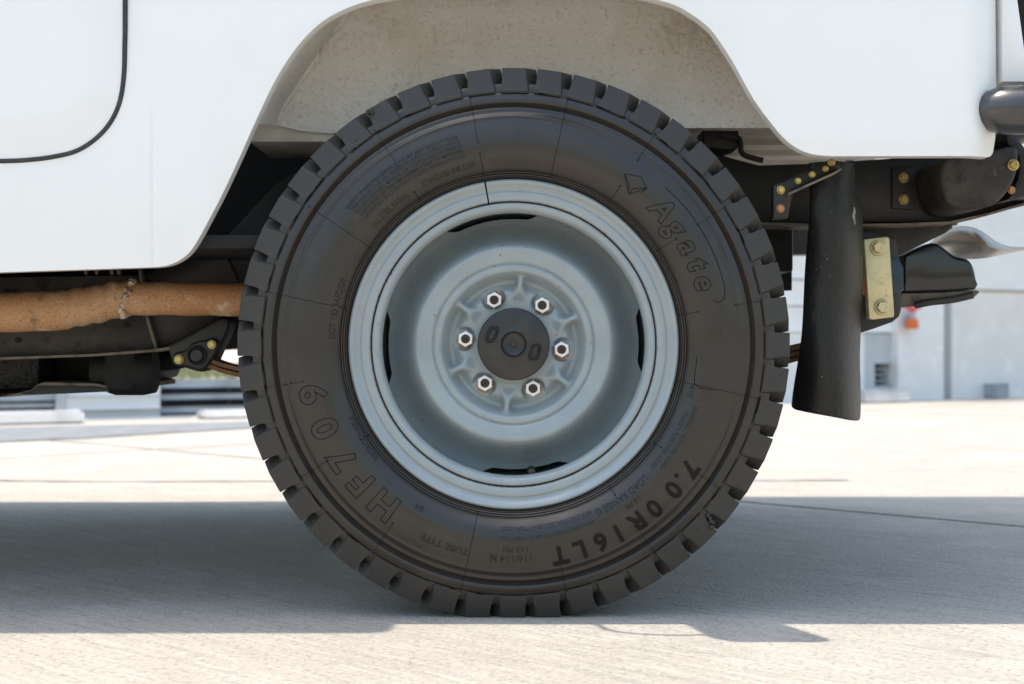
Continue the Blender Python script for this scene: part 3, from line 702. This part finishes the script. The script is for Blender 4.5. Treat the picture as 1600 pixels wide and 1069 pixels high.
for k in range(NB):
    o = bpy.data.objects.new('tread_block', tb); col.objects.link(o); o.parent = wheel
    o.rotation_euler = (0, k*pit + math.radians(-2.6), 0)
# shelf between blocks (step seen in the grooves)
lathe('tread_shelf', [(409,.014),(412.5,.018),(412.5,.05),(410,.055)], M['block'], wheel, n=192)
# mould lines and vents
bm = bmesh.new()
def syr(r): return interp(surf, r)
def SP(r, deg, lift=0.0):
    t = math.radians(deg); return Vector((r*PX*math.cos(t), syr(r)-lift, r*PX*math.sin(t)))
for deg, rs in ((100,((268,300),(318,398))),(77.5,((268,395),)),(123,((268,282),(330,398))),(146,((268,385),)),(168,((268,276),(287,396))),(190,((360,396),(330,352))),(212,((268,280),(340,392))),(236,((335,394),)),(258,((268,392),)),(282,((330,392),)),(304,((268,282),(338,394))),(325,((268,280),(336,398))),(347.5,((262,396),)),(10,((262,290),(350,396))),(33,((268,300),(340,396))),(56,((345,396),(268,296)))):
    for a, b_ in rs:
        n = max(2, int((b_-a)/3)); tube_bm(bm, [SP(a+(b_-a)*i/n, deg+.04*math.sin(i), .0001) for i in range(n+1)], .00048, 5, False)
        for q in (a, b_):
            s = bmesh.ops.create_icosphere(bm, subdivisions=1, radius=.0015); p = SP(q, deg, .0003)
            for v in s['verts']: v.co += p
for r0 in (393.4, 353.2):
    pass
for k in range(26):                                           # short ragged flash along the lug base
    a = random.uniform(0, 360); w = random.uniform(1, 4)
    tube_bm(bm, [SP(393+random.uniform(-.8,.8), a+w*i/4, .0006) for i in range(5)], .0009, 5, False)
tag(finish(bm, 'mould_lines', M['seam'], wheel, smooth=60), kind='stuff')
# small rubber sprues on the shoulder
bm = bmesh.new()
for deg, r0 in ((122, 424), (319, 408), (314, 402), (128, 398), (318, 418)):
    for j in range(4):
        s = bmesh.ops.create_icosphere(bm, subdivisions=1, radius=random.uniform(.0022,.0042)); t = math.radians(deg+random.uniform(-.7,.7)); rr = (r0+random.uniform(-5,5))*PX
        for v in s['verts']: v.co += Vector((rr*math.cos(t), .0, rr*math.sin(t)))
tag(finish(bm, 'rubber_sprue', M['block'], wheel), kind='stuff')

# ---- raised lettering, bent round the sidewall (reads clockwise, tops outwards)
def text_bm(bm, s, deg, rbase, hpx, spanpx=None, outline=None, bold=0.0, lift=.0007, shear=0.0, cutn=0, space=1.0, fit=False):
    cu = bpy.data.curves.new('t', 'FONT'); cu.body = s; cu.size = 1; cu.align_x = 'CENTER'; cu.resolution_u = 3; cu.shear = shear
    cu.space_character = space
    if outline: cu.fill_mode = 'NONE'; cu.bevel_depth = outline/hpx; cu.bevel_resolution = 0; cu.resolution_u = 5
    cu.offset = bold
    o = bpy.data.objects.new('t', cu); col.objects.link(o)
    def mesh_now():
        dg = bpy.context.evaluated_depsgraph_get(); dg.update()
        return bpy.data.meshes.new_from_object(o.evaluated_get(dg))
    def width(me): xs = [v.co.x for v in me.vertices]; return (max(xs)-min(xs))*hpx/.72
    me = mesh_now()
    if spanpx and fit:                                        # open the letter spacing until the word fills its span
        w1 = width(me); bpy.data.meshes.remove(me); cu.space_character = 1.4; me = mesh_now(); w2 = width(me)
        bpy.data.meshes.remove(me); cu.space_character = max(.6, min(3, 1+.4*(spanpx-w1)/(w2-w1))); me = mesh_now()
    t = bmesh.new(); t.from_mesh(me)
    bpy.data.objects.remove(o); bpy.data.curves.remove(cu); bpy.data.meshes.remove(me)
    if not t.verts: t.free(); return
    xs = [v.co.x for v in t.verts]; w = max(xs)-min(xs); x0 = (max(xs)+min(xs))/2
    kx = hpx/.72 if spanpx is None else spanpx/w
    if cutn:
        cuts(t, 1, [-.25+i*1.1/cutn for i in range(cutn)])
        cuts(t, 0, frange(min(xs), max(xs), 4.0/kx))
    m = {}
    for v in t.verts:
        r = rbase + v.co.y*hpx/.72; a = math.radians(deg) - (v.co.x-x0)*kx/(rbase+hpx*.4)
        y = syr(r) - lift - v.co.z*hpx/.72*PX*(1 if outline else 0)
        m[v] = bm.verts.new((r*PX*math.cos(a), y, r*PX*math.sin(a)))
    for f in t.faces:
        try: bm.faces.new([m[v] for v in f.verts])
        except ValueError: pass
    t.free()
for word, rb, hp, ol in (((('7',-35.4),('.',-38.9),('0',-42.3),('0',-49.4),('R',-55.4),('1',-61),('6',-66.2),('L',-72.2),('T',-77.6)), 322, 29, None),
        ((('H',231.1),('F',222.2),('7',213.6),('0',204),('9',193.9)), 301, 41, .5),
        ((('A',42.6),('g',35.9),('a',29.2),('t',23.4),('e',17.8)), 296, 34, .48)):
    for ch, deg in word:
        bs = bmesh.new()
        if ol: text_bm(bs, ch, deg, rb, hp, outline=ol, bold=.035, cutn=10, lift=.0003, shear=.2 if hp == 34 else 0)
        else: text_bm(bs, ch, deg, rb, hp, bold=.035, cutn=6, lift=.0011)
        finish(bs, 'raised_letter', M['seam' if ol else 'letter'], wheel, smooth=0)
bs = bmesh.new()
def band(pts):                                                # pts: (r, deg)
    n = []
    for (r0, a0), (r1, a1) in zip(pts, pts[1:]):
        k = max(2, int(max(abs(r1-r0)/3, abs(a1-a0)/.8)))
        n += [SP(r0+(r1-r0)*i/k, a0+(a1-a0)*i/k, .0003) for i in range(k)]
    n.append(SP(*pts[-1], .0003)); tube_bm(bs, n, .62*PX, 4, False)
def polar(px, py): return math.hypot(px-802.5, py-538), math.degrees(math.atan2(538-py, px-802.5))
for L_ in ([(974,274),(1000,279),(1008,296),(1000,304)], [(974,274),(977,290),(982,306),(1010,296)], [(974,274),(981,290),(980,304)], [(982,306),(987,297),(1010,296)]):
    band([polar(*p) for p in L_])
finish(bs, 'emblem', M['seam'], wheel, smooth=0)
bs = bmesh.new()
band([(338, 46), (341, 38), (341, 24), (339, 15)]); band([(339, 15), (334, 12.2), (324, 11.5), (316, 12.4)])
band([(285, -10), (287, -12.3), (296, -13.2), (318, -12.8)]); band([(285, -4), (285, -10)])
tag(finish(bs, 'moulded_border', M['seam'], wheel, smooth=0), kind='stuff')
bs = bmesh.new()
for args in (('TUBE TYPE', 251, 325, 11, 78), ('116/114 M', 269.2, 327, 12, 64), ('112 PSI', 270.5, 314, 9, 38), ('LOAD RANGE G', -54.5, 286, 11, 96), ('14 PR', -53.2, 302, 10, 28),
             ('TREAD 4 PLIES STEEL CORD', -31.5, 284, 6.5, 104), ('SIDEWALL 1 PLY STEEL CORD', -29.5, 295, 6.5, 110), ('M+S', -14.6, 281, 9, 22),
             ('MAX LOAD DUAL 2535 LBS AT 770kPa COLD', -79.5, 283, 6, 142), ('MAX LOAD SINGLE 2755 LBS AT 770kPa COLD', -80, 298, 6, 150),
             ('REGROOVABLE', 212, 273, 8, 78), ('DOT 1B3 6AFDJDE', 168.5, 278, 9.5, 96), ('ALL STEEL RADIAL', 132.5, 281, 9, 74), ('STANDARD RIM 5.50F', 111, 281, 9, 88), ('E4', 240, 288, 9, 14)):
    text_bm(bs, args[0], args[1], args[2], args[3], args[4], bold=.012, lift=.0006)
for i, s in enumerate(('SAFETY WARNING SERIOUS INJURY MAY RESULT FROM', 'TIRE FAILURE DUE TO UNDERINFLATION OVERLOADING', 'FOLLOW OWNERS MANUAL OR TIRE PLACARD IN VEHICLE', 'EXPLOSION OF TIRE RIM ASSEMBLY DUE TO IMPROPER', 'MOUNTING ONLY SPECIALLY TRAINED PERSONS SHOULD')):
    text_bm(bs, s, 123-i*.3, 331-i*8, 5.6, 208-i*6, bold=.012, lift=.0006)
tag(finish(bs, 'small_lettering', M['print'], wheel, smooth=0), kind='stuff')

# ---- steel wheel
GA = math.radians(100)                                        # split in the lock ring
ringp = [(252,.020),(258.5,.012),(259,.005),(257.8,.0012),(255.5,-.0006),(252.5,.0),(249.5,.0026),(247,.0050),(243.5,.0068),(240,.0070),(238.8,.0052),(236,.0046),(229,.0050),(226,.0058),(224.4,.0088),(224,.020)]
bm = bmesh.new(); n = 240; rows = []
for k in range(n+1):
    a = GA + math.radians(.28) + (2*math.pi-math.radians(.56))*k/n
    rows.append([bm.verts.new((r*PX*math.cos(a), y, r*PX*math.sin(a))) for r, y in ringp])
for A_, B_ in zip(rows, rows[1:]):
    for k in range(len(ringp)-1): bm.faces.new((A_[k], A_[k+1], B_[k+1], B_[k]))
bm.faces.new(rows[0]); bm.faces.new(rows[-1])
ring = finish(bm, 'lock_ring', M['rim'], wheel, smooth=50)
set_attr(ring, 'rust', lambda c: (math.hypot(c.x, c.z)/PX < 227)*.84)
rimp = [(222.6,.024),(222.4,.010),(221.4,.0072),(219,.0060),(214,.0068),(210.5,.0095),(208,.0135),(206.6,.020),(207,.028),(210,.036),(217,.042),(219,.060),(219,.108),(205,.14),(205,.155)]
rim = lathe('rim', rimp, M['rim'], wheel, smooth=45)
def rimrust(c):
    r = math.hypot(c.x, c.z)/PX; a = math.degrees(math.atan2(c.z, c.x)) % 360
    v = .86*(r > 219.5)
    for a0, w in ((214,5),(150,8),(55,10)): v = max(v, .90*math.exp(-((a-a0)/w)**2)*(r > 216))
    return v
set_attr(rim, 'rust', rimrust)
# wheel disc
NA = 53.7
slots = ((100, 21.5), (181.5, 17), (2, 15), (275.5, 20))
def disc_y(r, a):
    y = interp([(50,.052),(80,.052),(86,.0535),(92,.0585),(97,.062),(102,.062),(106,.057),(111,.044),(115,.0362),(120,.0345),(125,.0348),(127,.0376),(128.5,.0382),(130,.0350),(136,.0338),(144,.0325),(150,.0312),(153,.0314),(156,.0335),(160,.0385),(165,.048),(171,.060),(178,.072),(186,.082),(194,.089),(202,.093),(220,.096)], r)
    if r < 118:
        ar = (a-(NA+30)+30) % 60 - 30; d = math.radians(ar)*r
        w = math.exp(-abs(d/(6.4+max(0,(92-r))*.5))**3.4)*sst(62, 84, r)*(1-sst(106, 115, r))
        y += (.0425+.00035*max(0, 90-r)-y)*w
        an = (a-NA+30) % 60 - 30; dt = math.radians(an)*r; q = math.hypot(dt/20, (r-80)/(17 if r < 80 else 24))
        y += (.0605-y)*(1-sst(.80, 1.02, q))*(1-sst(98, 106, r)) if y < .0605 else 0
    return y
rad = [50,55,60,64,68,71,74,77,80,83,86,88,90,92,94,96,98,100,102,104,106,108,110,112,114,116,118,120,122.5,125,126.4,127.6,128.8,130,133,137,142,147,150,153,156,159,162,166,170,175,180,185,190,195,199,202,206,210,215,219]
bm = bmesh.new(); n = 360; rows = []
def outer(a):
    e = 219
    for c0, hw in slots:
        d = abs((a-c0+180) % 360 - 180); e = min(e, 203.5+15.5*sst(hw-6, hw+3, d))
    return e
for r in rad:
    row = []
    for k in range(n):
        a = k; rr = min(r, 190+(outer(a)-190)*(r-190)/29) if r > 190 else r
        row.append(bm.verts.new((rr*PX*math.cos(math.radians(a)), disc_y(rr, a), rr*PX*math.sin(math.radians(a)))))
    rows.append(row)
for A_, B_ in zip(rows, rows[1:]):
    for k in range(n): bm.faces.new((A_[k], A_[(k+1)%n], B_[(k+1)%n], B_[k]))
disc = finish(bm, 'wheel_disc', M['disc'], wheel, smooth=60)
nuts = [(77*PX*math.cos(math.radians(NA+60*k)), 77*PX*math.sin(math.radians(NA+60*k))) for k in range(6)]
def drust(c):
    v = 0
    for i, (x, z) in enumerate(nuts):
        d = math.hypot(c.x-x, c.z-z)/PX; a = math.degrees(math.atan2(c.z-z, c.x-x)); pref = (-50, 40, -120, -90, 30, -90)[i]
        v = max(v, (1-sst(12, 21, d))*(.72+.28*math.cos(math.radians(a-pref))))
    return v
set_attr(disc, 'rust', drust)
# nuts and studs
def nut_mesh():
    bm = bmesh.new(); R = 13.2*PX; prev = None
    for r, y, hexa in ((R*1.02,.004,1),(R,-.012,1),(R*.93,-.0145,1),(7.6*PX,-.0150,0),(7.0*PX,-.0135,0),(6.6*PX,-.003,0)):
        ring_ = []
        for k in range(36):
            a = 2*math.pi*k/36; f = math.cos(math.pi/6)/math.cos((a % (math.pi/3))-math.pi/6) if hexa else 1
            ring_.append(bm.verts.new((r*f*math.cos(a), y, r*f*math.sin(a))))
        if prev:
            for k in range(36): bm.faces.new((prev[k], prev[(k+1)%36], ring_[(k+1)%36], ring_[k]))
        prev = ring_
    bmesh.ops.recalc_face_normals(bm, faces=bm.faces)
    me = bpy.data.meshes.new('lug_nut'); bm.to_mesh(me); bm.free(); me.materials.append(M['nut']); me.shade_smooth(); me.set_sharp_from_angle(angle=math.radians(25)); return me
bm, rings = lathe_bm([(7.2*PX,.004),(7.2*PX,-.007),(5.6*PX,-.009),(3.2*PX,-.009),(2.6*PX,-.0065),(.0001,-.006)], 24)
bmesh.ops.recalc_face_normals(bm, faces=bm.faces)
sm = bpy.data.meshes.new('stud'); bm.to_mesh(sm); bm.free(); sm.materials.append(M['stud']); sm.shade_smooth(); sm.set_sharp_from_angle(angle=.5)
nm = nut_mesh()
for i, (x, z) in enumerate(nuts):
    a = math.radians((28, 92, 33, 90, 30, 86)[i])
    for nme, me in (('lug_nut', nm), ('wheel_stud', sm)):
        o = bpy.data.objects.new(nme, me); col.objects.link(o); o.parent = wheel; o.location = (x, .0555, z); o.rotation_euler = (0, a, 0)
# hub cap
cap = [(57.5,.062),(57.3,.030),(56.3,.0275),(54.5,.0265),(40,.0245),(28,.0235),(22.5,.0232),(21.5,.0225),(20.6,.0222),(19.6,.0235),(18.5,.0262),(15,.0285),(9,.0300),(4.6,.0305),(4.2,.0285),(3.0,.0278),(.01,.0278)]
lathe('hub_cap', cap, M['cap'], wheel, n=96)
for cx, cz, tilt in ((769,524,22),(836.5,551.5,14)):
    bm = bmesh.new()
    c0 = Vector(((cx-803), (539.5-cz)))
    ring_ = []
    for k in range(28):
        a = 2*math.pi*k/28; ex = .55
        x = 6.6*math.copysign(abs(math.cos(a))**ex, math.cos(a)); z = 10.5*math.copysign(abs(math.sin(a))**ex, math.sin(a)); x += z*math.tan(math.radians(tilt))
        ring_.append(((c0.x+x)*PX, (c0.y+z)*PX))
    pts = [Vector((x, .0242, z)) for x, z in ring_]; pts.append(pts[0]); pts.append(pts[1]); tube_bm(bm, pts, .0026, 8, False)
    finish(bm, 'cap_slot', M['deep'], wheel)
# valve stem and the dark drum behind the slots
bm, rings = lathe_bm([(.0065,.11),(.0065,.064),(.005,.060),(.005,.052),(.0035,.051),(.0001,.051)], 20)
for v in bm.verts: v.co += Vector((29*PX, 0, -205*PX))
finish(bm, 'valve_stem', M['stud'], wheel)
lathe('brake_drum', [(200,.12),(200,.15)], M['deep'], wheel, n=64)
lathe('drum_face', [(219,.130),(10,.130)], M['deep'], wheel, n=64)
# ------------------------------------------------------------------ far rear wheel (copy, turned to face away)
def copy_tree(o, parent):
    c = o.copy(); col.objects.link(c); c.parent = parent
    for ch in list(o.children): copy_tree(ch, c)
    return c
far = copy_tree(wheel, car); far.location = (wc.x, 1.62, wc.z); far.rotation_euler = (0, 0, math.pi)
